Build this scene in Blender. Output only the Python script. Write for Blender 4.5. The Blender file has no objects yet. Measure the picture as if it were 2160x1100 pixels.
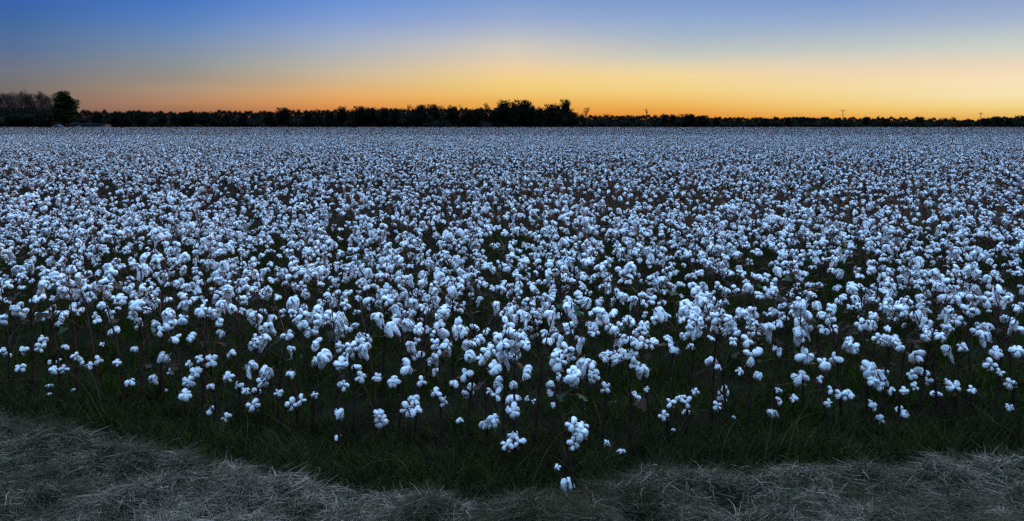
import bpy, bmesh, math, random
import numpy as np
from mathutils import Vector, Matrix, Euler

C = bpy.context.scene
col = C.collection
R = math.radians
rnd = random.Random(7)
rng = np.random.default_rng(7)

# ------------------------------------------------------------------ camera
CAMH, F, HY = 1.75, 1542.0, 262.0
cd = bpy.data.cameras.new('camera')
cam = bpy.data.objects.new('camera', cd)
col.objects.link(cam)
cam.location = (0, 0, CAMH)
cam.rotation_euler = (R(90), 0, 0)
cd.sensor_width = 36
cd.lens = 36 * F / 2160
cd.shift_y = -(550 - HY) / 2160
cd.clip_start = 0.05
cd.clip_end = 12000
C.camera = cam


def at(px, d, py=None, z=None):
    """the point at depth d seen at photo pixel px (and py), or at height z"""
    x = (px - 1080) * d / F
    if py is not None:
        z = CAMH - (py - HY) * d / F
    return Vector((x, d, z if z is not None else 0.0))


# ------------------------------------------------------------------ sky and light
def lin(c, k=1.0):
    return tuple([((v / 255 / 12.92) if v / 255 <= 0.04045 else ((v / 255 + 0.055) / 1.055) ** 2.4) * k for v in c]) + (1.0,)


SKY = {
    30: [(0, (56, 98, 172)), (25, (62, 102, 166)), (60, (73, 108, 157)), (100, (88, 112, 150)), (125, (101, 114, 138)),
         (150, (112, 117, 129)), (170, (116, 114, 116)), (190, (119, 110, 108)), (220, (124, 104, 98)), (262, (120, 88, 78))],
    380: [(0, (70, 118, 192)), (30, (84, 127, 190)), (60, (100, 135, 185)), (90, (118, 141, 173)), (115, (130, 145, 162)),
          (140, (141, 146, 147)), (165, (153, 143, 133)), (190, (172, 146, 120)), (215, (180, 133, 101)), (245, (152, 100, 74))],
    730: [(0, (106, 147, 213)), (40, (130, 158, 210)), (75, (155, 172, 201)), (100, (170, 178, 190)), (125, (184, 182, 175)),
          (150, (200, 186, 160)), (175, (213, 181, 136)), (200, (229, 173, 105)), (220, (226, 155, 82)), (240, (205, 122, 58))],
    1080: [(0, (128, 158, 208)), (40, (154, 172, 208)), (70, (180, 187, 200)), (95, (205, 200, 192)), (120, (221, 205, 180)),
           (145, (238, 208, 160)), (170, (243, 208, 132)), (195, (241, 200, 115)), (218, (236, 175, 82)), (245, (226, 142, 52))],
    1430: [(0, (125, 155, 204)), (40, (145, 170, 208)), (75, (165, 182, 201)), (100, (185, 192, 193)), (120, (201, 202, 190)),
           (140, (226, 211, 174)), (160, (243, 215, 155)), (190, (243, 210, 134)), (218, (239, 186, 96)), (250, (228, 138, 42))],
    1780: [(0, (126, 156, 204)), (40, (150, 172, 206)), (75, (175, 188, 200)), (100, (193, 199, 195)), (125, (216, 209, 190)),
           (150, (236, 213, 180)), (175, (243, 218, 165)), (200, (243, 215, 150)), (225, (242, 203, 118)), (252, (233, 160, 60))],
    2130: [(0, (146, 166, 204)), (40, (165, 180, 206)), (75, (190, 200, 200)), (100, (206, 209, 200)), (125, (226, 213, 190)),
           (150, (243, 219, 186)), (175, (248, 226, 186)), (200, (246, 226, 178)), (225, (243, 214, 136)), (255, (230, 165, 72))],
}
w = bpy.data.worlds.new('World')
C.world = w
w.use_nodes = True
nt = w.node_tree
N, L = nt.nodes, nt.links
bg = N['Background']
tc = N.new('ShaderNodeTexCoord')
sep = N.new('ShaderNodeSeparateXYZ')
L.new(tc.outputs['Generated'], sep.inputs[0])


def mth(op, a, b=None, c=None, clamp=False):
    n = N.new('ShaderNodeMath')
    n.operation = op
    n.use_clamp = clamp
    for i, v in enumerate((a, b, c)):
        if v is None:
            continue
        if isinstance(v, (int, float)):
            n.inputs[i].default_value = v
        else:
            L.new(v, n.inputs[i])
    return n.outputs[0]


el = mth('MULTIPLY', mth('ARCSINE', sep.outputs['Z']), 180 / math.pi)
az = mth('MULTIPLY', mth('ARCTAN2', sep.outputs['X'], sep.outputs['Y']), 180 / math.pi)
ELMAX = 12.0
elf = mth('DIVIDE', el, ELMAX, clamp=True)


def smooth(v, lo, hi):
    m = N.new('ShaderNodeMapRange')
    m.interpolation_type = 'SMOOTHSTEP'
    L.new(v, m.inputs[0])
    m.inputs[1].default_value, m.inputs[2].default_value = lo, hi
    return m.outputs[0]


def mixc(f, a, b):
    m = N.new('ShaderNodeMix')
    m.data_type = 'RGBA'
    L.new(f, m.inputs[0])
    for i, v in ((6, a), (7, b)):
        if isinstance(v, tuple):
            m.inputs[i].default_value = v
        else:
            L.new(v, m.inputs[i])
    return m.outputs[2]


def elramp(stops):
    rp = N.new('ShaderNodeValToRGB')
    rp.color_ramp.interpolation = 'LINEAR'
    e = rp.color_ramp.elements
    e[0].position, e[0].color = stops[0]
    e[1].position, e[1].color = stops[-1]
    for p, c in stops[1:-1]:
        k = e.new(p)
        k.color = c
    L.new(elf, rp.inputs[0])
    return rp.outputs[0]


prev = paz = None
for px in sorted(SKY):
    rr = math.hypot(F, px - 1080)
    st = sorted([(math.degrees(math.atan((HY - y) / rr)) / ELMAX, lin(c)) for y, c in SKY[px]], key=lambda s: s[0])
    o = elramp(st)
    a = math.degrees(math.atan((px - 1080) / F))
    prev = o if prev is None else mixc(mth('DIVIDE', mth('SUBTRACT', az, paz), a - paz, clamp=True), prev, o)
    paz = a
back = elramp([(0, (0.03, 0.045, 0.09, 1)), (1, (0.06, 0.10, 0.22, 1))])
aaz = mth('ABSOLUTE', az)
low = mixc(smooth(aaz, 50, 110), prev, back)
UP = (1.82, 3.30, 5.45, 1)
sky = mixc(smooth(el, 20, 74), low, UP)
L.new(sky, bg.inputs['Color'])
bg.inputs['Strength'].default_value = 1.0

sd = bpy.data.lights.new('western_afterglow', 'SUN')
sd.energy = 3.4
sd.angle = R(24)
sd.color = (1.0, 0.62, 0.42)
so = bpy.data.objects.new('western_afterglow', sd)
so.rotation_euler = Vector((-0.40, -1.0, -0.20)).to_track_quat('-Z', 'Y').to_euler()
col.objects.link(so)
C.view_settings.view_transform = 'Standard'
C.view_settings.look = 'None'
C.view_settings.exposure = 0.0
C.view_settings.gamma = 1.0
C.cycles.use_denoising = False
C.cycles.max_bounces = 5
C.cycles.diffuse_bounces = 3
C.cycles.transparent_max_bounces = 4

# ------------------------------------------------------------------ materials


def mat(name, c1, c2=None, scale=8.0, rough=0.9, bump=0.0, bscale=60.0, island=False, attr=False, spec=0.15, c3=None, trans=0):
    m = bpy.data.materials.new(name)
    m.use_nodes = True
    n, l = m.node_tree.nodes, m.node_tree.links
    b = n['Principled BSDF']
    b.inputs['Roughness'].default_value = rough
    b.inputs['Specular IOR Level'].default_value = spec
    c1 = tuple(c1) + (1,)
    if c2 is None:
        b.inputs['Base Color'].default_value = c1
    else:
        rp = n.new('ShaderNodeValToRGB')
        e = rp.color_ramp.elements
        e[0].color, e[1].color = c1, tuple(c2) + (1,)
        if c3:
            k = e.new(0.5)
            k.color = tuple(c3) + (1,)
        if attr:
            at_ = n.new('ShaderNodeAttribute')
            at_.attribute_name = 'tint'
            l.new(at_.outputs['Fac'], rp.inputs[0])
        elif island:
            g = n.new('ShaderNodeNewGeometry')
            l.new(g.outputs['Random Per Island'], rp.inputs[0])
        else:
            t = n.new('ShaderNodeTexNoise')
            t.inputs['Scale'].default_value = scale
            t.inputs['Detail'].default_value = 5
            tcn = n.new('ShaderNodeTexCoord')
            l.new(tcn.outputs['Object'], t.inputs['Vector'])
            mr = n.new('ShaderNodeMapRange')
            mr.inputs[1].default_value, mr.inputs[2].default_value = 0.35, 0.65
            l.new(t.outputs['Fac'], mr.inputs[0])
            l.new(mr.outputs[0], rp.inputs[0])
        l.new(rp.outputs[0], b.inputs['Base Color'])
    if bump:
        t = n.new('ShaderNodeTexNoise')
        t.inputs['Scale'].default_value = bscale
        t.inputs['Detail'].default_value = 4
        tcn = n.new('ShaderNodeTexCoord')
        l.new(tcn.outputs['Object'], t.inputs['Vector'])
        bn = n.new('ShaderNodeBump')
        bn.inputs['Strength'].default_value = bump
        bn.inputs['Distance'].default_value = 0.02
        l.new(t.outputs['Fac'], bn.inputs['Height'])
        l.new(bn.outputs[0], b.inputs['Normal'])
    return m


M = {
    'lint': mat('cotton_lint', (0.80, 0.80, 0.82), (0.90, 0.89, 0.88), scale=3, rough=1.0, bump=0.4, bscale=26, spec=0.0),
    'burr': mat('dry_burr', (0.035, 0.017, 0.011), (0.16, 0.085, 0.05), island=True, rough=0.8),
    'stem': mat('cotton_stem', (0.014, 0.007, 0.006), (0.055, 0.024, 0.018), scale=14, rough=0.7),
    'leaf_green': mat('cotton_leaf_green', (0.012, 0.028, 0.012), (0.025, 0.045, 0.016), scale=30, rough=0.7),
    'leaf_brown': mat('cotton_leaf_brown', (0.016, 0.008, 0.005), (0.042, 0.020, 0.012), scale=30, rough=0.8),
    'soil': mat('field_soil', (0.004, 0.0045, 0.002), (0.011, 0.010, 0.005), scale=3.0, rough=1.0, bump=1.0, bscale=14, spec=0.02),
    'weed': mat('weed_grass', (0.006, 0.012, 0.0004), (0.040, 0.056, 0.0025), attr=True, rough=0.8, spec=0.05),
    'verge': mat('verge_grass', (0.003, 0.0045, 0.001), (0.070, 0.064, 0.023), attr=True, rough=0.8, spec=0.05),
    'hay': mat('mown_hay', (0.022, 0.026, 0.008), (0.33, 0.235, 0.175), attr=True, rough=0.9, c3=(0.082, 0.055, 0.038), spec=0.05),
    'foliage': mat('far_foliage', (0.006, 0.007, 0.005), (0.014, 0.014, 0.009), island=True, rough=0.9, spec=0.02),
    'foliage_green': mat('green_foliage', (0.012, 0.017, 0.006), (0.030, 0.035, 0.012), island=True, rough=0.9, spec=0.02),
    'bark': mat('dark_bark', (0.02, 0.016, 0.013), (0.045, 0.036, 0.03), scale=4, rough=0.9),
    'pale_bark': mat('pale_bark', (0.035, 0.022, 0.016), (0.10, 0.060, 0.044), scale=0.5, rough=0.9),
    'rust_bark': mat('rusty_bark', (0.09, 0.03, 0.012), (0.16, 0.06, 0.025), scale=0.5, rough=0.9),
    'bract': mat('dried_bract', (0.035, 0.014, 0.009), (0.12, 0.052, 0.032), island=True, rough=0.9, spec=0.02),
    'pole': mat('weathered_pole', (0.03, 0.022, 0.017), (0.05, 0.038, 0.028), scale=3, rough=0.9),
    'steel': mat('grey_steel', (0.03, 0.03, 0.032), rough=0.7),
    'shed_wall': mat('shed_wall', (0.022, 0.034, 0.042), (0.03, 0.044, 0.052), scale=2, rough=0.7),
    'shed_roof': mat('shed_roof', (0.006, 0.009, 0.012), (0.010, 0.013, 0.017), scale=2, rough=1.0, spec=0.0),
    'shed_pale': mat('pale_board', (0.08, 0.068, 0.057), (0.11, 0.093, 0.08), scale=3, rough=0.8),
    'yellow': mat('yellow_lit_door', (0.35, 0.27, 0.05), (0.42, 0.32, 0.07), scale=3, rough=0.6),  # yellow light on the shed door, put into its base colour
    'car': mat('car_paint', (0.06, 0.07, 0.10), rough=0.4, spec=0.3),
    'glass': mat('car_glass', (0.02, 0.025, 0.03), rough=0.1, spec=0.6),
    'rubber': mat('rubber', (0.015, 0.015, 0.015), rough=0.9),
}


# cotton fibre lets some light through
_m = M['lint'].node_tree
_t = _m.nodes.new('ShaderNodeBsdfTranslucent')
_t.inputs['Color'].default_value = (0.88, 0.86, 0.84, 1)
_x = _m.nodes.new('ShaderNodeMixShader')
_x.inputs[0].default_value = 0.10
_m.links.new(_m.nodes['Principled BSDF'].outputs[0], _x.inputs[1])
_m.links.new(_t.outputs[0], _x.inputs[2])
_m.links.new(_x.outputs[0], _m.nodes['Material Output'].inputs['Surface'])


# ------------------------------------------------------------------ mesh helpers
class MB:
    def __init__(s):
        s.v, s.f, s.m, s.t, s.n = [], [], [], [], 0

    def add(s, v, f, m=0, tint=None):
        v = np.asarray(v, float).reshape(-1, 3)
        f = np.asarray(f, int)
        s.v.append(v)
        s.f.append(f + s.n)
        s.m.append(m if not np.isscalar(m) else np.full(len(f), m))
        s.t.append(np.full(len(v), 0.5) if tint is None else tint)
        s.n += len(v)
        return s

    def merge(s, o, mtx=None, mo=0):
        for v, f, m, t in zip(o.v, o.f, o.m, o.t):
            pass
        if not o.v:
            return s
        V = np.concatenate(o.v)
        if mtx is not None:
            A = np.array(mtx)
            V = V @ A[:3, :3].T + A[:3, 3]
        base = s.n
        k = 0
        for v, f, m, t in zip(o.v, o.f, o.m, o.t):
            s.v.append(V[k:k + len(v)])
            s.f.append(f + base)
            s.m.append(m + mo)
            s.t.append(t)
            k += len(v)
        s.n += len(V)
        return s

    def mesh(s, name, mats, smooth_=False, tint=False):
        me = bpy.data.meshes.new(name)
        V = np.concatenate(s.v)
        lt = np.concatenate([np.full(len(f), f.shape[1]) for f in s.f])
        li = np.concatenate([f.ravel() for f in s.f])
        mi = np.concatenate(s.m)
        me.vertices.add(len(V))
        me.vertices.foreach_set('co', V.ravel())
        me.loops.add(len(li))
        me.loops.foreach_set('vertex_index', li.astype(np.int32))
        me.polygons.add(len(lt))
        ls = np.concatenate([[0], np.cumsum(lt)[:-1]])
        me.polygons.foreach_set('loop_start', ls.astype(np.int32))
        me.polygons.foreach_set('material_index', mi.astype(np.int32))
        me.polygons.foreach_set('use_smooth', np.full(len(lt), smooth_))
        for mm in mats:
            me.materials.append(M[mm])
        if tint:
            a = me.attributes.new('tint', 'FLOAT', 'POINT')
            a.data.foreach_set('value', np.concatenate(s.t).astype(np.float32))
        me.update(calc_edges=True)
        return me


def ico(sub):
    bm = bmesh.new()
    bmesh.ops.create_icosphere(bm, subdivisions=sub, radius=1)
    bm.verts.ensure_lookup_table()
    v = np.array([x.co[:] for x in bm.verts])
    f = np.array([[q.index for q in x.verts] for x in bm.faces])
    bm.free()
    return v, f


ICO = {k: ico(k) for k in (1, 2, 3)}


def wob(v, amp, freq, r):
    """smooth pseudo-noise displacement along the radius"""
    d = np.zeros(len(v))
    for _ in range(5):
        k = np.array([r.uniform(-1, 1) for _ in range(3)])
        k *= freq / np.linalg.norm(k)
        d += np.sin(v @ k + r.uniform(0, 6.28))
    return v * (1 + amp * d[:, None] / 2.2)


def tube(mb, pts, rad, n=5, m=0):
    pts = [np.array(p, float) for p in pts]
    vs = []
    for i, p in enumerate(pts):
        t = pts[min(i + 1, len(pts) - 1)] - pts[max(i - 1, 0)]
        t /= np.linalg.norm(t) + 1e-9
        a = np.cross(t, [0, 0, 1.0]) if abs(t[2]) < .9 else np.cross(t, [1.0, 0, 0])
        a /= np.linalg.norm(a)
        b = np.cross(t, a)
        for k in range(n):
            g = 6.28318 * k / n
            vs.append(p + rad[i] * (math.cos(g) * a + math.sin(g) * b))
    fs = []
    for i in range(len(pts) - 1):
        for k in range(n):
            fs.append([i * n + k, i * n + (k + 1) % n, (i + 1) * n + (k + 1) % n, (i + 1) * n + k])
    mb.add(vs, fs, m)
    mb.add([vs[(len(pts) - 1) * n + k] for k in range(n)], [list(range(n))], m)


def boxm(mb, lo, hi, m=0):
    x0, y0, z0 = lo
    x1, y1, z1 = hi
    v = [(x0, y0, z0), (x1, y0, z0), (x1, y1, z0), (x0, y1, z0), (x0, y0, z1), (x1, y0, z1), (x1, y1, z1), (x0, y1, z1)]
    f = [(0, 3, 2, 1), (4, 5, 6, 7), (0, 1, 5, 4), (1, 2, 6, 5), (2, 3, 7, 6), (3, 0, 4, 7)]
    mb.add(v, f, m)


def link(name, me, parent=None, label=None):
    o = bpy.data.objects.new(name, me)
    col.objects.link(o)
    if parent is not None:
        o.parent = parent
    if label:
        o['label'] = label
    return o


def tag(o, label=None, cat=None, group=None, kind=None):
    if label:
        o['label'] = label
    if cat:
        o['category'] = cat
    if group:
        o['group'] = group
    if kind:
        o['kind'] = kind
    return o


ORD = 'first second third fourth fifth sixth seventh eighth ninth tenth eleventh twelfth thirteenth fourteenth fifteenth sixteenth seventeenth eighteenth nineteenth'.split()
TENS = {2: 'twent', 3: 'thirt', 4: 'fort', 5: 'fift', 6: 'sixt', 7: 'sevent', 8: 'eight'}


def ordw(n):
    if n < 20:
        return ORD[n - 1]
    t, u = divmod(n, 10)
    return TENS[t] + 'ieth' if u == 0 else TENS[t] + 'y-' + ORD[u - 1]


# ------------------------------------------------------------------ ground shape
BX = [-1200, -300, 0, 120, 220, 330, 450, 600, 750, 900, 1050, 1160, 1250, 1330, 1500, 1700, 1850, 1980, 2070, 2160, 2500, 3400]
BY = [800, 845, 876, 893, 928, 955, 985, 1008, 1036, 1046, 1047, 1040, 1020, 1002, 992, 988, 984, 966, 955, 953, 930, 880]


def edge_depth(px):      # where the mown grass ends, as a depth in metres
    return F * CAMH / (np.interp(px, BX, BY) + 24 - HY)


_ex = np.linspace(-1100, 3300, 400)
_ed = edge_depth(_ex)
_X = (_ex - 1080) * _ed / F
_o = np.argsort(_X)


def edge_y(X):
    return np.interp(X, _X[_o], _ed[_o])


def vnoise(x, y, f, seed):
    r = np.random.default_rng(seed)
    s = np.zeros(np.shape(x))
    for i in range(7):
        a = r.uniform(0, 6.28)
        k = f * r.uniform(0.6, 1.6)
        s = s + np.sin(k * (x * math.cos(a) + y * math.sin(a)) + r.uniform(0, 6.28) + 1.3 * np.sin(k * .6 * (y * math.cos(a) - x * math.sin(a)) + r.uniform(0, 6)))
    return s / 3.2


def gz(x, y):
    x, y = np.asarray(x, float), np.asarray(y, float)
    t = edge_y(x) + 0.05 * vnoise(x, y, 5, 3) - y
    on = np.clip(t / 0.12, 0, 1)
    on = on * on * (3 - 2 * on)
    h = on * (0.035 + 0.028 * np.exp(-((t - .15) / .14) ** 2) + 0.040 * vnoise(x, y, 5, 1) + 0.030 * vnoise(x, y, 15, 2))
    soft = np.clip((40 - y) / 20, 0, 1)
    return h + 0.012 * vnoise(x, y, 3.0, 5) * (1 - on) * soft


gx = np.concatenate([[-9000, -3000, -900, -300, -100, -40, -20, -12], np.arange(-8, 8.01, 0.06), [12, 20, 40, 100, 300, 900, 3000, 9000]])
gy = np.concatenate([[-6000, -1500, -300, -80, -20, -6, -2, 0], np.arange(1.0, 9.0, 0.06), [10, 12, 15, 20, 30, 45, 70, 120, 300, 900, 3000, 9000]])
XX, YY = np.meshgrid(gx, gy)
ZZ = gz(XX, YY)
nx, ny = len(gx), len(gy)
mb = MB()
ii = (np.arange(ny - 1)[:, None] * nx + np.arange(nx - 1)[None, :]).ravel()
mb.add(np.stack([XX.ravel(), YY.ravel(), ZZ.ravel()], 1), np.stack([ii, ii + 1, ii + nx + 1, ii + nx], 1))
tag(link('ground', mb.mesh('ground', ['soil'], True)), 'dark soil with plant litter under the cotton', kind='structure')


# ------------------------------------------------------------------ blades
def blades(name, x, y, z, length, width, lean, head, mats, tint, seg=3, curl=1.0, lie=None, zmin=None):
    """curved tapering grass blades as one mesh; lean in radians from vertical"""
    n = len(x)
    t = np.linspace(0, 1, seg + 1)[None, :]
    th = lean[:, None] + curl * t * 0.9
    dl = (length / seg)[:, None]
    hx, hy = np.cos(head)[:, None], np.sin(head)[:, None]
    turn = rng.normal(0, .5, (n, 1)) * t
    hx2, hy2 = hx * np.cos(turn) - hy * np.sin(turn), hx * np.sin(turn) + hy * np.cos(turn)
    dxy = np.sin(th) * dl
    dz = np.cos(th) * dl
    PX = x[:, None] + np.concatenate([np.zeros((n, 1)), np.cumsum((dxy * hx2)[:, :-1], 1)], 1)
    PY = y[:, None] + np.concatenate([np.zeros((n, 1)), np.cumsum((dxy * hy2)[:, :-1], 1)], 1)
    PZ = z[:, None] + np.concatenate([np.zeros((n, 1)), np.cumsum(dz[:, :-1], 1)], 1)
    if zmin is not None:
        PZ = np.maximum(PZ, zmin(PX, PY))
    wd = width[:, None] * np.clip(1.15 - t, 0.15, 1) * 0.5
    sx = rng.uniform(-1, 1, (n, 1))
    sx2 = np.sign(rng.uniform(-1, 1, (n, 1))) * np.sqrt(np.clip(1 - sx * sx, 0, 1))
    A = np.stack([PX - wd * sx, PY - wd * sx2, PZ - wd * .3], -1)
    B = np.stack([PX + wd * sx, PY + wd * sx2, PZ + wd * .3], -1)
    V = np.stack([A, B], 2).reshape(-1, 3)
    base = (np.arange(n) * (seg + 1) * 2)[:, None] + (np.arange(seg) * 2)[None, :]
    base = base.ravel()
    mb = MB()
    mb.add(V, np.stack([base, base + 1, base + 3, base + 2], 1), 0, np.repeat(tint, (seg + 1) * 2))
    return mb.mesh(name, mats, False, True)


# mown hay strip: loose cut stems lying in tangled drifts
nb_ = 9500
by_ = 2.7 + 2.2 * rng.uniform(0, 1, nb_)
bx_ = rng.uniform(-1, 1, nb_) * (by_ * 0.74 + 0.4)
bh_ = 2.2 * vnoise(bx_, by_, 1.6, 13) + rng.normal(0, 1.1, nb_)
bt_ = np.clip(.40 + .16 * vnoise(bx_, by_, 3, 11) + rng.normal(0, .13, nb_), .1, .9)
bz_ = np.abs(rng.normal(0, .016, nb_))
bg_ = rng.uniform(0, 1, nb_) < .26 + .2 * np.clip(vnoise(bx_, by_, 3.2, 14), -1, 1)
k = rng.integers(0, nb_, 330000)
al = rng.normal(0, .055, len(k))
ac = rng.normal(0, .018, len(k))
xx = bx_[k] + al * np.cos(bh_[k]) - ac * np.sin(bh_[k])
yy = by_[k] + al * np.sin(bh_[k]) + ac * np.cos(bh_[k])
e_ = edge_y(xx) + 0.05 * vnoise(xx, yy, 5, 3)
keep = (yy < e_ + rng.normal(0, .04, len(k))) & (vnoise(xx, yy, 11, 15) > -1.15)
xx, yy, k = xx[keep], yy[keep], k[keep]
n = len(xx)
bt_ = np.clip(bt_ + rng.normal(0, .15, nb_), .1, .95)
green = bg_[k] & (rng.uniform(0, 1, n) < .8)
leanv = np.where(green, rng.uniform(.3, 1.3, n), rng.normal(1.5, .17, n))
tnt = np.clip(bt_[k] + rng.normal(0, .17, n), 0.14, 1)
tnt = np.where(green, rng.uniform(0, .16, n), tnt)
head = bh_[k] + rng.normal(0, .55, n) + np.where(rng.uniform(0, 1, n) < .5, math.pi, 0)
zz = gz(xx, yy) + bz_[k] + np.abs(rng.normal(0, .007, n))
me = blades('mown_grass', xx, yy, zz, np.minimum(rng.gamma(4, .018, n), .13), rng.uniform(.0012, .0032, n), leanv, head, ['hay'], tnt,
            seg=4, curl=0.35, zmin=lambda a, b: gz(a, b) + 0.002)
tag(link('mown_grass', me), 'loose dry mown grass lying in drifts along the near edge', kind='stuff')

# dark uncut grass between the mown strip and the cotton
nb_ = 3600
bx_ = rng.uniform(-4.6, 4.6, nb_)
bo_ = rng.gamma(2.0, 0.2, nb_) - 0.05
bt_ = rng.beta(1.4, 3.2, nb_)
bh_ = np.clip(rng.normal(.095, .035, nb_), .03, .19)
k = rng.integers(0, nb_, 95000)
n = len(k)
xx = bx_[k] + rng.normal(0, .028, n)
off = bo_[k] + rng.normal(0, .028, n)
yy = edge_y(xx) + off
hh = bh_[k] * rng.uniform(.5, 1.35, n) * np.clip(1.2 - off * .4, .4, 1.2) * np.clip(.35 + off * 3, .3, 1)
me = blades('verge_grass', xx, yy, gz(xx, yy), hh, rng.uniform(.0014, .0034, n), np.abs(rng.normal(.35, .33, n)), rng.uniform(0, 6.28, n), ['verge'],
            np.clip(bt_[k] * rng.uniform(.3, 1.5, n) + (rng.uniform(0, 1, n) < .05) * .4, 0, 1), seg=4, curl=1.1)
tag(link('verge_grass', me), 'dark uncut grass between the mown strip and the cotton', kind='stuff')

# low green weeds under the first rows of cotton
n = 300000
cx, cy = rng.uniform(-8.5, 8.5, 6500), rng.uniform(3.4, 12, 6500)
k = rng.integers(0, 6500, n)
xx, yy = cx[k] + rng.normal(0, .07, n), cy[k] + rng.normal(0, .07, n)
keep = (yy > edge_y(xx) + .12) & (np.abs(xx) < yy * .75 + .3)
xx, yy = xx[keep], yy[keep]
n = len(xx)
me = blades('weeds', xx, yy, gz(xx, yy), rng.uniform(.04, .15, n), rng.uniform(.003, .006, n), np.abs(rng.normal(.3, .25, n)), rng.uniform(0, 6.28, n), ['weed'],
            np.clip(rng.beta(2, 3, n), 0, 1), seg=3, curl=.8)
tag(link('weeds', me), 'low green weeds carpeting the soil between cotton stems', kind='stuff')

# a few long seed stalks arching over the verge
n = 150
xx = rng.uniform(-3.6, 3.6, n)
yy = edge_y(xx) + rng.uniform(.05, .9, n)
me = blades('grass_stalks', xx, yy, gz(xx, yy), rng.uniform(.25, .55, n), rng.uniform(.0016, .0028, n), np.abs(rng.normal(.25, .2, n)), rng.uniform(0, 6.28, n), ['verge'],
            rng.uniform(.5, 1, n), seg=9, curl=1.5)
tag(link('grass_stalks', me), 'long thin seed stalks arching out of the verge grass', kind='stuff')


# ------------------------------------------------------------------ cotton bolls
def lint_mb(seed, kind='round', sub=3, fine=True):
    """an open boll's lint, about 1 unit across, locks spread round +Z"""
    r = random.Random(seed)
    mb = MB()
    v0, f0 = ICO[sub]
    nl = r.choice((4, 4, 4, 5, 3) if kind != 'long' else (3, 4, 4))
    a0 = r.uniform(0, 6.28)
    for i in range(nl):
        a = a0 + 6.283 * i / nl + r.uniform(-.2, .2)
        s = r.uniform(.68, 1.22)
        v = wob(v0, .13, 2.6, r)
        if fine:
            v = wob(v, .022, 7, r)
        la = .30 * s * r.uniform(.95, 1.2)
        v = v * np.array([la, .235 * s, .25 * s])
        v[:, 0] += .215
        # pinch the inner end, puff the outer end
        k = np.clip(v[:, 0] / .45, 0, 1)
        v[:, 1] *= .55 + .55 * k
        # droop the outer end
        dr = r.uniform(.1, .45) if kind == 'round' else r.uniform(.4, .8)
        v[:, 2] -= dr * np.clip(v[:, 0], 0, 1) ** 2
        v += np.array([r.uniform(-.05, .06), r.uniform(-.05, .05), r.uniform(-.10, .07)])
        if kind == 'long' and i < 2:
            tail = r.uniform(2.0, 4.4)
            low = np.clip(-v[:, 2] + .02, 0, 1)
            v[:, 2] -= low * tail * (1.0 if i else .6)
            v[:, 0] -= low * .25
            v[:, 1] *= 1 - .38 * np.clip(low * 2, 0, 1)
            v = v * (1 + .10 * np.sin(v[:, 2:3] * 17 + v[:, 0:1] * 9 + seed))
            v[:, 1] *= 1 + .16 * np.sin(v[:, 2] * 11 + seed)
            v[:, 0] += .05 * np.sin(v[:, 2] * 5 + i)
        if kind == 'loose':
            v[:, 2] -= np.clip(.1 - v[:, 2], 0, 1) * r.uniform(.4, 1.5)
            v[:, 1] += np.sin(v[:, 2] * 6 + i) * .05
        ca, sa = math.cos(a), math.sin(a)
        x = v[:, 0] * ca - v[:, 1] * sa
        y = v[:, 0] * sa + v[:, 1] * ca
        mb.add(np.stack([x, y, v[:, 2]], 1), f0, 0)
    return mb


def burr_mb(seed):
    """dried bracts: pointed curved scales spreading under and between the locks"""
    r = random.Random(seed)
    mb = MB()
    nb = r.choice((4, 5))
    a0 = r.uniform(0, 6.28)
    for i in range(nb):
        a = a0 + 6.283 * i / nb
        ln = r.uniform(.46, .66)
        rows = []
        for t, wd, z in ((0, .05, -.22), (.35, .15, -.24), (.75, .10, -.06 + r.uniform(-.06, .1)), (1, .012, .16 + r.uniform(-.2, .2))):
            for s in (-1, 1):
                x, y = t * ln, s * wd
                rows.append((x * math.cos(a) - y * math.sin(a), x * math.sin(a) + y * math.cos(a), z))
        mb.add(rows, [(0, 1, 3, 2), (2, 3, 5, 4), (4, 5, 7, 6)], 0)
    v, f = ICO[1]
    mb.add(v * .1 + np.array([0, 0, -.24]), f, 0)
    for i in range(nb):
        a = a0 + 6.283 * (i + .5) / nb
        q = lambda t, z: (t * math.cos(a), t * math.sin(a), z)
        tube(mb, [q(0, .17), q(.16, .20), q(.34, .12), q(.50, -.02)], [.022, .02, .016, .008], 3)
    return mb


LINT = {'round': [lint_mb(100 + i, 'round') for i in range(12)], 'loose': [lint_mb(200 + i, 'loose') for i in range(6)], 'long': [lint_mb(300 + i, 'long') for i in range(5)]}
LME = {k: [m.mesh('boll', ['lint'], True) for m in v] for k, v in LINT.items()}
BURR = [burr_mb(400 + i) for i in range(6)]
BME = [m.mesh('burr', ['burr']) for m in BURR]
BURR_OPEN = []


def leaf_mb(seed):
    r = random.Random(seed)
    mb = MB()
    pts = []
    for k in range(13):
        a = -2.5 + 5.0 * k / 12
        rad = (.5 + .5 * abs(math.cos(a * 1.5))) * (1 if k % 2 else .8) * r.uniform(.8, 1.1)
        x, y = rad * math.cos(a) * .5 + .15, rad * math.sin(a) * .5
        pts.append((x, y, -.55 * x * x + .35 * y * y * r.uniform(-1, 1) + r.uniform(-.05, .05)))
    pts.append((-.05, 0, 0))
    mb.add(pts, [(13, i, i + 1) for i in range(12)])
    return mb


LEAF = [leaf_mb(500 + i) for i in range(5)]
FME = [[m.mesh('leaf', [k]) for m in LEAF] for k in ('leaf_green', 'leaf_brown')]


def orient(dirv, spin):
    q = Vector(dirv).to_track_quat('Z', 'Y')
    return (q @ Euler((0, 0, spin)).to_quaternion())


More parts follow.
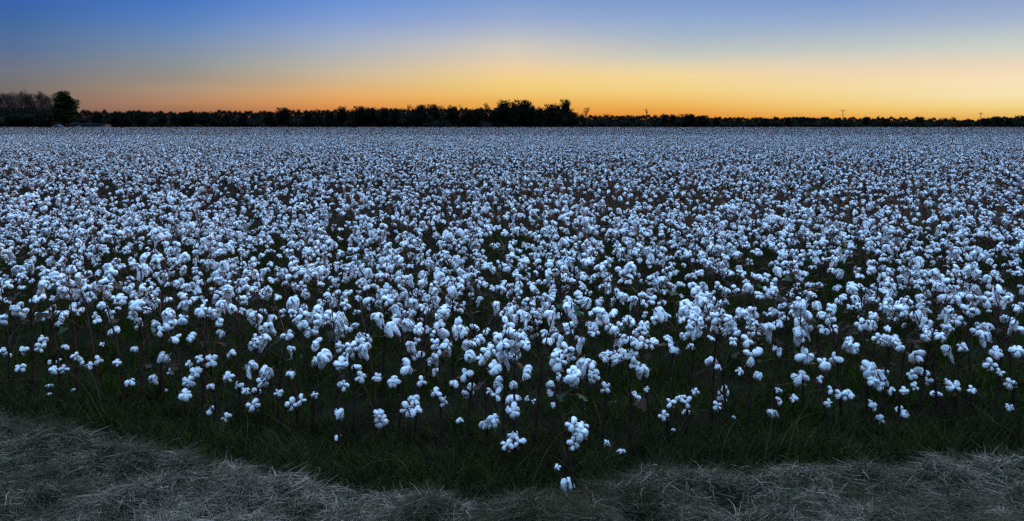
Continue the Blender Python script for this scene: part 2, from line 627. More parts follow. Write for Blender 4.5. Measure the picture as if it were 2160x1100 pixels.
class Plant:
    """plan of one cotton plant: stem tubes, bolls, leaves, in local coordinates"""

    def __init__(s, seed, height, zlo=.28, nb=14, spread=.2, thick=.0064, scraps=2, bs=1.0, tip=.03):
        r = s.r = random.Random(seed)
        s.h = height
        s.stem = MB()
        s.bolls, s.leaves = [], []
        lx, ly = r.gauss(0, .045), r.gauss(0, .045)
        s.axis = []
        for i in range(7):
            t = i / 6
            s.axis.append(np.array([lx * t * t * 2 + r.uniform(-.006, .006) * (i > 0), ly * t * t * 2 + r.uniform(-.006, .006) * (i > 0), height * t - .02 * (i == 0)]))
        tube(s.stem, s.axis, [thick * (1.25 - .95 * i / 6) for i in range(7)], 5)
        z = zlo
        ga = r.uniform(0, 6.28)
        zs = sorted(zlo + (height - tip - zlo) * (r.random() ** .8) for _ in range(nb))
        for z in zs:
            ga += 2.4 + r.uniform(-.4, .4)
            t = (z - zlo) / max(height - zlo, .01)
            rad = spread * r.uniform(.25, 1.1) * (1.1 - .6 * t)
            p = s.on_axis(z) + np.array([math.cos(ga) * rad, math.sin(ga) * rad, 0])
            s.add_boll(p, r.uniform(.046, .076) * bs)
        for _ in range(r.choice((1, 2, 3)) + scraps):
            s.add_leaf()
        for _ in range(r.choice((6, 7, 8, 9))):
            z = height * r.uniform(.15, .95)
            a = r.uniform(0, 6.28)
            ln = r.uniform(.06, .22)
            c = s.on_axis(z)
            d = np.array([math.cos(a), math.sin(a), r.uniform(.3, 1.2)])
            tube(s.stem, [c, c + d * ln * .55, c + d * ln + np.array([0, 0, -.02])], [.0026, .0019, .001], 3)

    def on_axis(s, z):
        t = min(max(z / s.h, 0), 1) * 6
        i = min(int(t), 5)
        return s.axis[i] * (1 - (t - i)) + s.axis[i + 1] * (t - i)

    def add_boll(s, p, size, kind=None):
        r = s.r
        kind = kind or r.choices(('round', 'loose', 'long'), (.70, .17, .13))[0]
        p = np.array(p, float)
        a = s.on_axis(max(p[2] - r.uniform(.03, .10) - .25 * math.hypot(*(p[:2] - s.on_axis(p[2])[:2])), .04))
        d = p - a
        h = math.hypot(d[0], d[1]) + 1e-6
        out = np.array([d[0] / h, d[1] / h, 0])
        if kind != 'round':
            fd = Vector((out[0] * .35, out[1] * .35 - .1, 1))
        else:
            fd = Vector((out[0] * r.uniform(.2, 1.1) + r.uniform(-.2, .2), out[1] * r.uniform(.2, 1.1) - r.uniform(.1, .7), r.uniform(.15, 1)))
        fd.normalize()
        q = orient(fd, r.uniform(0, 6.28))
        foot = p - np.array(fd) * size * .26
        mid = (a + foot) / 2 + np.array([r.uniform(-.012, .012), r.uniform(-.012, .012), .02 - .12 * h])
        tube(s.stem, [a, mid, foot], [.0032, .0024, .0018], 4)
        s.bolls.append((p, q, size, kind, r.randrange(100), r.randrange(6)))

    def add_leaf(s):
        r = s.r
        z = r.uniform(.3, 1.0) * s.h
        a = r.uniform(0, 6.28)
        c = s.on_axis(z)
        p = c + np.array([math.cos(a), math.sin(a), -.1]) * r.uniform(.05, .13)
        tube(s.stem, [c, p], [.0018, .0012], 3)
        s.leaves.append((p, orient((math.cos(a) * .4, math.sin(a) * .4 - .2, 1), a + r.uniform(-.6, .6)), r.uniform(.025, .08) if r.random() < .8 else .09, int(r.random() < .85), r.randrange(5)))

    def merged(s, lint_lo, small=False):
        mb = MB()
        mb.merge(s.stem, None, 1)
        for p, q, sz, kind, vi, bi in s.bolls:
            mt = Matrix.LocRotScale(Vector(p), q, Vector((sz,) * 3))
            mb.merge(lint_lo[kind][vi % len(lint_lo[kind])], mt, 0)
            mb.merge(BURR[bi], mt, 2)
        for p, q, sz, kd, vi in s.leaves:
            mb.merge(LEAF[vi], Matrix.LocRotScale(Vector(p), q, Vector((sz,) * 3)), 3 + kd)
        return mb


def build_plant(pl, loc, rz=0.0, sc=1.0):
    root = bpy.data.objects.new('cotton_plant', None)
    col.objects.link(root)
    root.empty_display_size = .1
    root.location = loc
    root.rotation_euler = (0, 0, rz)
    root.scale = (sc,) * 3
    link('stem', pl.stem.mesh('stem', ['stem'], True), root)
    for p, q, sz, kind, vi, bi in pl.bolls:
        o = link('boll', LME[kind][vi % len(LME[kind])], root)
        o.location, o.rotation_mode, o.rotation_quaternion, o.scale = p, 'QUATERNION', q, (sz,) * 3
        if kind == 'long':
            o['label'] = 'long drooping boll with lint hanging down'
        link('burr', BME[bi], o)
    for p, q, sz, kd, vi in pl.leaves:
        o = link('leaf', FME[kd][vi], root)
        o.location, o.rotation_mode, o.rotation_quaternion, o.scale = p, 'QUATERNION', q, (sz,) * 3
        o['label'] = ('dark green cotton leaf', 'curled brown dead leaf')[kd]
    return root


def copy_plant(src, loc, rz, sc):
    r_ = src.copy()
    col.objects.link(r_)
    r_.location, r_.rotation_euler, r_.scale = loc, (0, 0, rz), (sc * rnd.uniform(.95, 1.05), sc * rnd.uniform(.95, 1.05), sc)
    for ch in src.children:
        c_ = ch.copy()
        col.objects.link(c_)
        c_.parent = r_
        for g in ch.children:
            d_ = g.copy()
            col.objects.link(d_)
            d_.parent = c_
    return r_


# bolls of the first row, as seen in the photograph: px, py, width in px, (l = long, o = loose)
ROW1 = '''42 775 20;51 740 22;84 733 22;91 716 20;16 747 15;4 738 14;138 732 15;104 764 12;124 761 11;113 781 17;135 779 19;160 752 17;171 765 24;189 771 18;208 761 20;
247 768 17;215 727 10;284 737 19 o;348 754 32 o;273 810 23;322 798 19 o;360 787 17;412 783 23;400 768 15;420 756 18;445 759 28;398 806 24;391 833 24;444 863 24;477 877 21;
482 790 25;444 809 21 o;526 766 38 o;562 775 34 o;502 808 18;518 820 18;539 818 24;554 798 26;533 848 30;587 821 18;615 846 27;636 835 20;665 826 16;614 778 24 o;614 728 20 l;
487 740 20;533 716 24;665 752 20 l;692 745 22;720 760 26;745 735 30;760 790 26;725 805 26;716 858 24 o;750 770 24;795 790 20;830 800 24;858 770 36;880 745 28;873 840 30;858 858 30;
878 862 26;803 880 30;798 866 20;712 914 16;890 800 22;927 699 36;945 725 24;927 734 22;909 757 24;918 782 19;958 808 23;986 823 35;920 827 24;936 845 24;982 789 30;971 886 18;1023 895 26;
1042 885 34 o;1069 940 27;1080 923 28;1093 934 23;1033 826 18;1050 809 27;1048 836 22;1082 811 20 o;1082 843 30;1083 868 28;1030 740 34;1016 759 24;1061 730 30;1112 789 34;
1159 820 34;1167 855 11;1111 841 11;1125 848 9;1210 793 38;1182 795 22;1252 789 32;1277 816 26;1207 895 30;1223 912 32;1209 934 30;1230 897 22;1196 1014 32 o;1176 985 15;
1180 764 38;1284 752 40;1338 830 24;1348 843 24;1356 777 34 o;1364 820 13;1399 879 24;1414 852 20;1436 845 22;1334 748 28;1500 765 26;1515 778 18;1560 786 20;1602 790 20 o;
1585 752 36;1576 720 28;1449 854 20;1447 872 16;1467 830 18;1526 827 26;1524 843 22;1514 860 20;1629 866 24 o;1642 820 15;1644 843 17;1674 835 18;1689 791 34;1729 795 17;
1699 745 42;1738 760 28;1760 751 26;1774 827 26;1794 827 22;1752 817 15;1748 845 18;1832 775 32;1847 785 34 o;1865 782 20;1842 800 22;1856 811 20;1841 852 23;1857 883 20;
1903 868 30;1880 823 18;1908 824 16;1922 791 20;1958 807 19;1945 786 30;1929 816 18;1935 752 40;1976 835 26;1999 809 18;2012 818 28;2049 825 17;2090 772 26;2110 787 18;
2130 809 25;2129 860 17;1997 738 26 l;2101 745 24;2030 735 24;2060 705 26;2145 740 24;1470 690 30;1420 735 26;1640 735 24;1800 730 24;1880 715 26;290 690 22;240 700 22;370 715 26'''
STEMS = [20, 69, 127, 165, 205, 260, 300, 338, 390, 425, 456, 505, 545, 584, 625, 660, 715, 750, 793, 840, 875, 932, 985, 1030, 1060, 1086, 1128, 1163, 1206, 1235, 1272, 1330, 1372, 1410,
         1450, 1502, 1534, 1580, 1632, 1692, 1740, 1775, 1830, 1860, 1896, 1940, 1979, 2015, 2050, 2101, 2140]
RX = [-200, 0, 300, 700, 950, 1160, 1300, 1500, 1800, 2160, 2400]
RD = [4.85, 4.75, 4.45, 4.15, 3.95, 3.78, 3.9, 4.15, 4.25, 4.3, 4.35]


def row_depth(px):
    return float(np.interp(px, RX, RD))


group1 = {i: [] for i in range(len(STEMS))}
for tok in ROW1.replace('\n', '').split(';'):
    q = tok.split()
    px, py, wd = map(float, q[:3])
    kd = {'l': 'long', 'o': 'loose'}.get(q[3] if len(q) > 3 else '', 'round')
    if (px, py) == (1196, 1014) or (px, py) == (1176, 985):
        k = STEMS.index(1206)
    else:
        k = min(range(len(STEMS)), key=lambda i: abs(STEMS[i] - px) + rnd.uniform(0, 14))
    group1[k].append((px, py, wd, kd))

PLANTGROUP = 'cotton plants standing in the nearest rows of the field'
all_plants = []       # (row, px, root, height, nbolls, nleaf)
for i, spx in enumerate(STEMS):
    d = row_depth(spx) + rnd.uniform(-.06, .06)
    ys = [b[1] for b in group1[i]]
    if ys and max(ys) > 905:
        d = min(d, F * (CAMH - .13) / (max(ys) - HY))
    if spx == 1206:
        d = 3.43
    h = rnd.uniform(.70, .86) if spx != 1206 else .5
    base = at(spx, d)
    pl = Plant(1000 + i, h, nb=0, thick=.0078, scraps=0)
    for px, py, wd, kd in group1[i]:
        dd = d + rnd.uniform(-.12, .06)
        p = at(px, dd, py=py) - base
        p.z = max(p.z, .045)
        pl.add_boll(p, wd * dd / F * (1.03 if kd == 'round' else .84), kd)
    if spx != 1206:
        for _ in range(rnd.choice((4, 5, 6, 7))):
            z = .50 + (h - .50) * rnd.random() ** .9
            a = rnd.uniform(0, 6.28)
            rr = rnd.uniform(.03, .17)
            pl.add_boll(pl.on_axis(z) + np.array([rr * math.cos(a), rr * math.sin(a), 0]), rnd.uniform(.05, .076))
    base.z = float(gz(base.x, base.y)) - .005
    all_plants.append((1, spx, build_plant(pl, base), h, len(pl.bolls), len(pl.leaves)))

# rows two to six: prototypes, then copies of them
PROTO = [Plant(2000 + i, rnd.uniform(.70, .90), zlo=.26 + .1 * rnd.random(), nb=rnd.choice((10, 12, 14, 16, 18)), bs=.96, scraps=3, spread=rnd.uniform(.17, .24)) for i in range(16)]
proto_root = [None] * len(PROTO)
spots = []
row = 2
NTOT = 300 - len(STEMS)
while len(spots) < NTOT:
    dc = .9 * (row - 1)
    px = -25.0 + rnd.uniform(-20, 20)
    while px < 2190 and len(spots) < NTOT:
        d = row_depth(px) + dc + rnd.gauss(0, .06)
        spots.append((row, px, d))
        px += F / d * .215 * rnd.choice((.55, .8, 1, 1, 1.2, 1.5))
    last_px = px
    row += 1
LASTROW = row - 1
for rw, px, d in spots:
    k = rnd.randrange(len(PROTO))
    base = at(px, d)
    base.z = float(gz(base.x, base.y)) - .005
    rz = rnd.uniform(0, 6.28)
    sc = rnd.uniform(.92, 1.08)
    if proto_root[k] is None:
        proto_root[k] = build_plant(PROTO[k], base, rz, sc)
        o = proto_root[k]
    else:
        o = copy_plant(proto_root[k], base, rz, sc)
    all_plants.append((rw, px, o, PROTO[k].h * sc, len(PROTO[k].bolls), len(PROTO[k].leaves)))

for rw in range(1, LASTROW + 1):
    rp = sorted([p for p in all_plants if p[0] == rw], key=lambda p: p[1])
    for j, (r_, px, o, h, nb, nl) in enumerate(rp):
        adj = ('tall ' if h > .84 else 'short ' if h < .73 else '') + ('bare-leaved ' if False else '')
        look = 'well-laden ' if nb >= 14 else 'sparse ' if nb <= 8 else ''
        leaf = ' with a leaf left' if nl else ''
        if rw == 1 and px == 1206:
            lab = 'short front cotton plant with one low boll touching the mown grass'
        elif rw == 1:
            lab = f'{adj}{look}cotton plant in the front row, {ordw(j + 1)} from the left'
        else:
            lab = f'{adj}{look}cotton plant in the {ordw(rw)} row back, {ordw(j + 1)} from the left'
        tag(o, lab, 'cotton plant', PLANTGROUP)

# fallen lint on the ground
for px, py, wd, lab in ((104, 812, 13, 'small lint tuft on the weeds below the leftmost cotton plants'), (155, 822, 10, 'lint tuft on the dark grass, second fallen tuft from the left'),
                        (104, 832, 9, 'faint lint tuft in the verge grass, lowest at the far left'), (351, 826, 7, 'tiny lint speck in the grass, fourth fallen tuft from the left'),
                        (1277, 930, 18, 'flat lint tuft fallen right of the double boll in the middle front'), (1310, 948, 15, 'rounded lint tuft lying alone on grass right of the middle'),
                        (1420, 910, 9, 'tiny lint speck in the verge grass below a single boll'), (1547, 882, 9, 'tiny pale lint speck on the ground, rightmost of the fallen tufts')):
    d = F * (CAMH - .05) / (py - HY)
    p = at(px, d, z=.05)
    p.z += float(gz(p.x, p.y))
    o = link('lint_tuft', LME['loose'][int(px) % 6])
    o.location, o.rotation_euler, o.scale = p, (0, 0, px), (wd * d / F * 1.2, wd * d / F * .9, wd * d / F * .55)
    tag(o, lab, 'lint tuft', 'fallen tufts of cotton lint')

# ------------------------------------------------------------------ the rest of the field, one object instanced over points
src = bpy.data.collections.new('field_sources')
lint2 = {k: [lint_mb(100 * j + 20 + i, k, sub=2, fine=False) for i in range(5)] for j, k in ((6, 'round'), (7, 'loose'), (8, 'long'))}
PM = ['lint', 'stem', 'burr', 'leaf_green', 'bract']
near_src = []
NV1 = 14
for i in range(NV1):
    pl = Plant(3000 + i, rnd.uniform(.68, .92), zlo=.42, nb=rnd.choice((4, 5, 7, 8)), scraps=9, bs=.94, tip=.07, spread=rnd.uniform(.17, .25))
    o = bpy.data.objects.new('a_cotton_plant_%02d' % i, pl.merged(lint2).mesh('cotton_plant', PM, True))
    src.objects.link(o)


def lump_mb(seed):
    r = random.Random(seed)
    mb = MB()
    v0, f0 = ICO[1]
    for i in range(r.choice((2, 3))):
        v = wob(v0, .2, 2, r) * np.array([.3, .28, .30]) * r.uniform(.8, 1.15) + np.array([r.uniform(-.22, .22), r.uniform(-.22, .22), r.uniform(-.1, .1)])
        mb.add(v, f0, 0)
    return mb


LUMP = [lump_mb(900 + i) for i in range(8)]
NV2 = 6
TILE = 3.0
for i in range(NV2):
    mb = MB()
    r = random.Random(4000 + i)
    for rw in range(3):
        x = 0
        while x < TILE:
            h = r.uniform(.66, .92)
            cx_, cy_ = x - TILE / 2, (rw + .5) * TILE / 3 - TILE / 2 + r.gauss(0, .06)
            tube(mb, [(cx_, cy_, .3), (cx_ + r.uniform(-.04, .04), cy_, h)], [.006, .003], 3, 1)
            for _ in range(r.choice((3, 4, 5))):
                z = .40 + (h - .46) * r.random() ** .8
                a, rr = r.uniform(0, 6.28), r.uniform(.02, .24)
                s_ = r.uniform(.045, .072)
                p = Vector((cx_ + rr * math.cos(a), cy_ + rr * math.sin(a), z))
                mb.merge(LUMP[r.randrange(8)], Matrix.LocRotScale(p, Euler((r.uniform(-.5, .5), 0, a)), Vector((s_,) * 3)), 0)
            for _ in range(14):
                a, rr, z = r.uniform(0, 6.28), r.uniform(.02, .2), r.uniform(.5, h + .03)
                mb.merge(LEAF[r.randrange(5)], Matrix.LocRotScale(Vector((cx_ + rr * math.cos(a), cy_ + rr * math.sin(a), z)), Euler((r.uniform(-1, 1), r.uniform(-1, 1), a)), Vector((r.uniform(.03, .065),) * 3)), 4)
            x += .215 * r.choice((.6, .8, 1, 1.1, 1.5))
    o = bpy.data.objects.new('b_cotton_patch_%02d' % i, mb.mesh('cotton_patch', PM, False))
    src.objects.link(o)

P, RZ, SC, ID = [], [], [], []
# single plants from behind the last individual row out to 45 m
dlast = lambda px: row_depth(px) + .9 * (LASTROW - 1)
SPLIT = 66.0
k = 0
while True:
    dc = .9 * (LASTROW - 1 + (0 if k == 0 else k))
    if 4.3 + dc > SPLIT:
        break
    X0 = -(.72 * (4.4 + dc) + 1.0)
    x = X0
    if k == 0:
        x = (last_px - 1080) * (row_depth(last_px) + dc) / F
    while x < -X0:
        bend = 1 - min(dc / 30, 1)
        y = 4.2 + dc
        pxa = 1080 + x * F / y
        y = dc + row_depth(pxa) * bend + 4.2 * (1 - bend) + rnd.gauss(0, .06)
        if rnd.random() < .05 + .09 * float(vnoise(x, y, .8, 31)):
            x += .2
            continue
        P.append((x, y, -.005))
        RZ.append(rnd.uniform(0, 6.28))
        SC.append(rnd.uniform(.9, 1.1))
        ID.append(rnd.randrange(NV1))
        x += .215 * rnd.choice((.55, .8, 1, 1, 1.2, 1.5))
    k += 1
y0 = 4.2 + .9 * (LASTROW - 1 + k) - .45 + TILE / 2
FIELD_END = 230.0
j = 0
while y0 + j * TILE < FIELD_END:
    y = y0 + j * TILE
    wdt = .74 * y + 6
    x = -wdt + rnd.uniform(0, TILE)
    while x < wdt:
        P.append((x, y, -.005))
        RZ.append(rnd.choice((0, math.pi)))
        SC.append(1.0 + .06 * math.sin(x * .05 + y * .031) * math.sin(y * .07))
        ID.append(NV1 + rnd.randrange(NV2))
        x += TILE
    j += 1
me = bpy.data.meshes.new('cotton_field')
me.vertices.add(len(P))
me.vertices.foreach_set('co', np.array(P).ravel())
for nm, ty, dat in (('rz', 'FLOAT', RZ), ('sc', 'FLOAT', SC), ('vid', 'INT', ID)):
    a = me.attributes.new(nm, ty, 'POINT')
    a.data.foreach_set('value', dat)
fo = link('cotton_field', me)
tag(fo, 'mass of white cotton plants stretching back to the tree line', kind='stuff')
ng = bpy.data.node_groups.new('scatter', 'GeometryNodeTree')
ng.interface.new_socket('Geometry', in_out='INPUT', socket_type='NodeSocketGeometry')
ng.interface.new_socket('Geometry', in_out='OUTPUT', socket_type='NodeSocketGeometry')
gi, go = ng.nodes.new('NodeGroupInput'), ng.nodes.new('NodeGroupOutput')
ci = ng.nodes.new('GeometryNodeCollectionInfo')
ci.inputs['Collection'].default_value = src
ci.inputs['Separate Children'].default_value = True
ci.inputs['Reset Children'].default_value = True
ip = ng.nodes.new('GeometryNodeInstanceOnPoints')


def nattr(nm, ty):
    n_ = ng.nodes.new('GeometryNodeInputNamedAttribute')
    n_.data_type = ty
    n_.inputs['Name'].default_value = nm
    return n_.outputs['Attribute']


cxyz = ng.nodes.new('ShaderNodeCombineXYZ')
ng.links.new(nattr('rz', 'FLOAT'), cxyz.inputs['Z'])
e2r = ng.nodes.new('FunctionNodeEulerToRotation')
ng.links.new(cxyz.outputs[0], e2r.inputs[0])
ng.links.new(gi.outputs[0], ip.inputs['Points'])
ng.links.new(ci.outputs[0], ip.inputs['Instance'])
ip.inputs['Pick Instance'].default_value = True
ng.links.new(nattr('vid', 'INT'), ip.inputs['Instance Index'])
ng.links.new(e2r.outputs[0], ip.inputs['Rotation'])
ng.links.new(nattr('sc', 'FLOAT'), ip.inputs['Scale'])
ng.links.new(ip.outputs[0], go.inputs[0])
md = fo.modifiers.new('scatter', 'NODES')
md.node_group = ng


# ------------------------------------------------------------------ far trees
def leafcloud(mb, centres, radii, nleaf, size, m=0, r_=None):
    """small triangles scattered through and mostly near the skin of several lobes"""
    r_ = r_ or rng
    k = r_.integers(0, len(centres), nleaf)
    c = np.array(centres)[k]
    rad = np.array(radii)[k]
    u = r_.normal(size=(nleaf, 3))
    u /= np.linalg.norm(u, axis=1)[:, None]
    p = c + u * rad * (r_.uniform(0, 1, nleaf) ** .45)[:, None]
    s = size * r_.uniform(.6, 1.4, nleaf)
    V = p[:, None, :] + r_.normal(size=(nleaf, 3, 3)) * s[:, None, None] * .55
    mb.add(V.reshape(-1, 3), np.arange(nleaf * 3).reshape(-1, 3), m)


def crown_tree(seed, h, wd, lo=.25, shape='round', nleaf=2600):
    """unit-built tree of height h, crown width wd, crown starting at lo*h"""
    r = random.Random(seed)
    rg = np.random.default_rng(seed)
    tr, cr = MB(), MB()
    lean = r.uniform(-.04, .04) * h
    ax = [(lean * t, 0, h * .9 * t - .3 * (t == 0)) for t in (0, .25, .5, .75, 1)]
    tube(tr, ax, [h * .020, h * .016, h * .012, h * .008, h * .003], 6)
    cs, rs = [], []
    nl = 13
    for i in range(nl):
        a = r.uniform(0, 6.28)
        t = (i + .5) / nl
        z = h * (lo + (1 - lo) * (.12 + .80 * t))
        if shape == 'round':
            prof = math.sin(math.pi * min(1, .18 + .74 * t)) ** .6
        elif shape == 'cone':
            prof = 1.05 - .9 * t
        elif shape == 'top':
            prof = .25 + .75 * t ** 2 * 1.1
        else:
            prof = .8
        rr = wd / 2 * prof
        lr = wd * r.uniform(.15, .23)
        off = max(rr - lr * .7, 0) * r.uniform(.5, 1.0)
        c = (lean * .9 + math.cos(a) * off, math.sin(a) * off, min(z, h - lr * .8))
        cs.append(c)
        rs.append((lr, lr, lr * r.uniform(.65, .95)))
        tube(tr, [(lean * .6, 0, max(h * .15, c[2] - off * .9 - h * .06)), c], [h * .006, h * .002], 4)
    leafcloud(cr, cs, rs, nleaf, wd * .035, r_=rg)
    if shape in ('round', 'cyl') and nleaf > 2000:
        leafcloud(cr, [(0, 0, h * .45), (0, 0, h * .62)], [(wd * .30, wd * .30, h * .34), (wd * .24, wd * .24, h * .24)], nleaf, wd * .05, r_=rg)
    V = np.concatenate(cr.v)
    kz = h / np.quantile(V[:, 2], .995)
    kx = wd / (np.quantile(V[:, 0], .99) - np.quantile(V[:, 0], .01))
    for m_ in (tr, cr):
        m_.v = [v * np.array([kx, kx, kz]) for v in m_.v]
    return tr, cr


def bare_tree(seed, h, wd, depth=5, lo=.22, stiff=.55, k0=.018):
    r = random.Random(seed)
    tr, cr = MB(), MB()
    axis = [np.array([r.uniform(-.02, .02) * h * (t > 0), 0, h * .8 * t - .3 * (t == 0)]) for t in (0, .3, .6, 1)]
    tube(tr, axis, [h * k0, h * k0 * .75, h * k0 * .5, h * k0 * .2], 6)

    def grow(p, d, ln, rad, lev):
        q = p + d * ln
        q2 = q + np.array([r.gauss(0, .05), r.gauss(0, .05), .02]) * ln
        tube(cr, [p, (p + q) / 2 + np.array([r.gauss(0, .05), r.gauss(0, .05), 0]) * ln, q2], [rad, rad * .8, rad * .55], 3)
        if lev <= 0:
            return
        for _ in range(r.choice((3, 3, 3, 4))):
            nd = d + np.array([r.gauss(0, stiff), r.gauss(0, stiff), r.gauss(.15, stiff * .6)])
            nd /= np.linalg.norm(nd)
            grow(q2 if r.random() < .6 else p + d * ln * r.uniform(.4, .9), nd, ln * r.uniform(.6, .85), rad * .62, lev - 1)
    nb = 9
    for i in range(nb + 4):
        t = i / (nb + 3)
        z = h * (lo + (.8 - lo) * t)
        a = r.uniform(0, 6.28)
        el_ = .5 + .8 * t
        d = np.array([math.cos(a) * math.cos(el_), math.sin(a) * math.cos(el_), math.sin(el_)])
        j = min(int(t * 2.999), 2)
        grow(np.array([0, 0, z]), d, wd * (.26 - .06 * t), h * .0085, depth - 1)
    V = np.concatenate(cr.v)
    kz = h / np.quantile(V[:, 2], .995)
    kx = wd / (np.quantile(V[:, 0], .99) - np.quantile(V[:, 0], .01))
    for m_ in (tr, cr):
        m_.v = [v * np.array([kx, kx, kz]) for v in m_.v]
    return tr, cr


def put_tree(pair, px, d, sx, sz, label, name='tree', group=None, mats=('bark', 'foliage'), rz=0, cat='tree', cache={}):
    key = (id(pair), mats)
    if key not in cache:
        cache[key] = (pair[0].mesh('trunk', [mats[0]], True), pair[1].mesh('crown', [mats[1]]))
    tm, cm = cache[key]
    root = bpy.data.objects.new(name, None)
    col.objects.link(root)
    root.location = at(px, d, z=0)
    root.rotation_euler = (0, 0, rz)
    root.scale = (sx, sx, sz)
    link('trunk', tm, root)
    link('crown', cm, root)
    tag(root, label, cat, group)
    return root


ROUND = [crown_tree(5000 + i, 10, 8 + i % 3, lo=.2, shape='round') for i in range(5)]
OPEN = [crown_tree(5100 + i, 10, 6, lo=.45, shape='round', nleaf=1100) for i in range(3)]
CONE = [crown_tree(5200 + i, 10, 5.5, lo=.15, shape='cone', nleaf=1700) for i in range(3)]
SPIND = [crown_tree(5300 + i, 10, 4.5, lo=.35, shape='cyl', nleaf=420) for i in range(2)]
MUSH = [crown_tree(5400, 10, 7, lo=.5, shape='top', nleaf=1300)]
KIND = {'r': (ROUND, 9, 'round-crowned'), 'o': (OPEN, 6, 'open-crowned'), 'c': (CONE, 5.5, 'pointed'), 's': (SPIND, 4.5, 'spindly'), 'm': (MUSH, 7, 'flat-topped')}
# px, top py, crown width px, kind
TREES = '''206 235 22 r;226 238 12 c;246 237 18 r;262 238 16 r;279 233 14 c;298 236 22 r;322 236 20 r;343 240 18 r;366 240 16 r;388 237 20 r;408 239 14 r;430 237 20 r;452 239 16 r;474 234 16 c;491 237 14 c;
512 238 20 r;536 239 16 c;566 236 18 r;597 228 28 r;628 231 13 c;650 235 20 r;668 231 18 c;694 236 20 r;721 226 18 r;740 232 14 c;758 225 26 r;780 228 26 r;811 228 22 r;832 229 20 r;850 231 12 o;
865 221 14 o;886 222 22 r;913 221 26 r;932 222 12 o;955 224 28 r;973 220 11 s;988 231 22 r;1010 230 18 r;1026 217 16 o;1042 234 20 r;1063 213 27 r;1084 217 22 r;1102 212 38 r;1122 222 20 r;1140 227 22 r;
1160 221 26 r;1176 221 22 r;1192 211 22 r;1208 238 20 r;1225 246 14 r;1257 243 12 c;1279 241 15 o;1290 243 12 c;1313 245 16 r;1333 243 16 c;1345 243 8 o;1383 242 15 o;1402 241 16 r;1419 242 16 r;1437 240 12 o;1454 241 22 r;
1482 244 20 r;1512 248 14 r;1532 249 14 r;1558 247 12 c;1592 248 12 c;1613 250 20 r;1636 247 16 r;1662 249 18 r;1690 247 16 r;1712 249 16 r;1742 247 16 r;1766 250 14 r;1797 247 12 o;1828 247 16 r;1846 251 12 c;
1868 251 16 r;1940 247 18 r;1965 249 16 o;1988 249 14 o;2013 247 9 m;2078 250 18 r;2103 246 18 r;2128 249 16 r;2150 243 16 o;2158 250 18 r'''
tl = [t.split() for t in TREES.replace('\n', '').split(';')]


def treedist(px):
    return 360.0 if px < 1215 else 425.0


SPEC = {597: 'broad round tree standing above the low left part of the tree line', 973: 'spindly thin-crowned tree left of the lollipop-shaped tree',
        1026: 'lollipop-shaped tree with its trunk showing, left of the tall central clump', 1063: 'tall domed tree at the left of the central clump',
        1102: 'broadest and tallest domed tree in the central clump', 1192: 'tall narrow tree at the right end of the central clump',
        2013: 'lone flat-topped little tree on the low horizon at far right', 865: 'narrow tall tree with gaps, where the tree line rises left of centre',
        1208: 'small round tree stepping down right of the central clump', 206: 'rounded tree standing just right of the big green tree, over the shed'}
cnt = {}
tot = {}
for t in tl:
    tot[t[3]] = tot.get(t[3], 0) + 1
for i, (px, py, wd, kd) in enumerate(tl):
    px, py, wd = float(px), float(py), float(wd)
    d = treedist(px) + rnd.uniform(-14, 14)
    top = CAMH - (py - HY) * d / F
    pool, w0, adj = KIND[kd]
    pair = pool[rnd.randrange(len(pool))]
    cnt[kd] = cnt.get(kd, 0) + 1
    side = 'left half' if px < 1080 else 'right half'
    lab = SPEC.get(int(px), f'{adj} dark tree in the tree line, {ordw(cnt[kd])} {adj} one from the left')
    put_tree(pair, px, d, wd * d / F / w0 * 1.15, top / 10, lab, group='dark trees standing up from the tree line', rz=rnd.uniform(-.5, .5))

# bare russet tree standing alone, right of the central clump
put_tree(bare_tree(61, 10, 7, depth=4, lo=.45, k0=.02), 1238, 420, .8, (CAMH + 36 * 420 / F) / 10, 'bare leafless tree standing alone right of the central clump', 'bare_tree', mats=('rust_bark', 'rust_bark'))
# tall grey leafless trees at the far left, and the green tree next to them
BARE = [bare_tree(70 + i, 16, 12, depth=6, stiff=.42, lo=.15) for i in range(3)]
BLAB = ['tall bare grey tree cut by the left edge of the picture', 'slim bare grey tree just inside the left edge', 'tall bare grey tree, third from the left edge', 'tallest bare grey tree, with a thin dark leafy top behind it',
        'bare grey tree, fifth from the left edge', 'bare grey tree, sixth from the left edge', 'bare grey tree with a green leafy top behind it, second left of the green tree', 'lower bare grey tree right beside the big green tree']
for i, (px, py, wd) in enumerate(((-4, 196, 34), (9, 199, 28), (22, 198, 32), (44, 194, 34), (58, 201, 28), (70, 200, 32), (88, 197, 36), (106, 208, 28))):
    d = 398 + rnd.uniform(-7, 7)
    put_tree(BARE[i % 3], px, d, wd * d / F / 12 * 1.7, (CAMH - (py - 2.5 - HY) * d / F) / 16, BLAB[i], 'bare_tree', 'tall bare grey trees at the far left', ('pale_bark', 'pale_bark'), rz=i * 1.3)
for i, (px, py, wd) in enumerate(((2, 203, 32), (32, 203, 30), (52, 202, 30), (79, 204, 30), (98, 207, 28))):
    d = 418 + rnd.uniform(-5, 5)
    put_tree(BARE[(i + 1) % 3], px, d, wd * d / F / 12 * 1.7, (CAMH - (py - 2 - HY) * d / F) / 16, f'lower bare grey tree in the rank behind, {ordw(i + 1)} of that rank from the left edge', 'bare_tree', 'tall bare grey trees at the far left', ('pale_bark', 'pale_bark'), rz=i * 2.1 + .5)
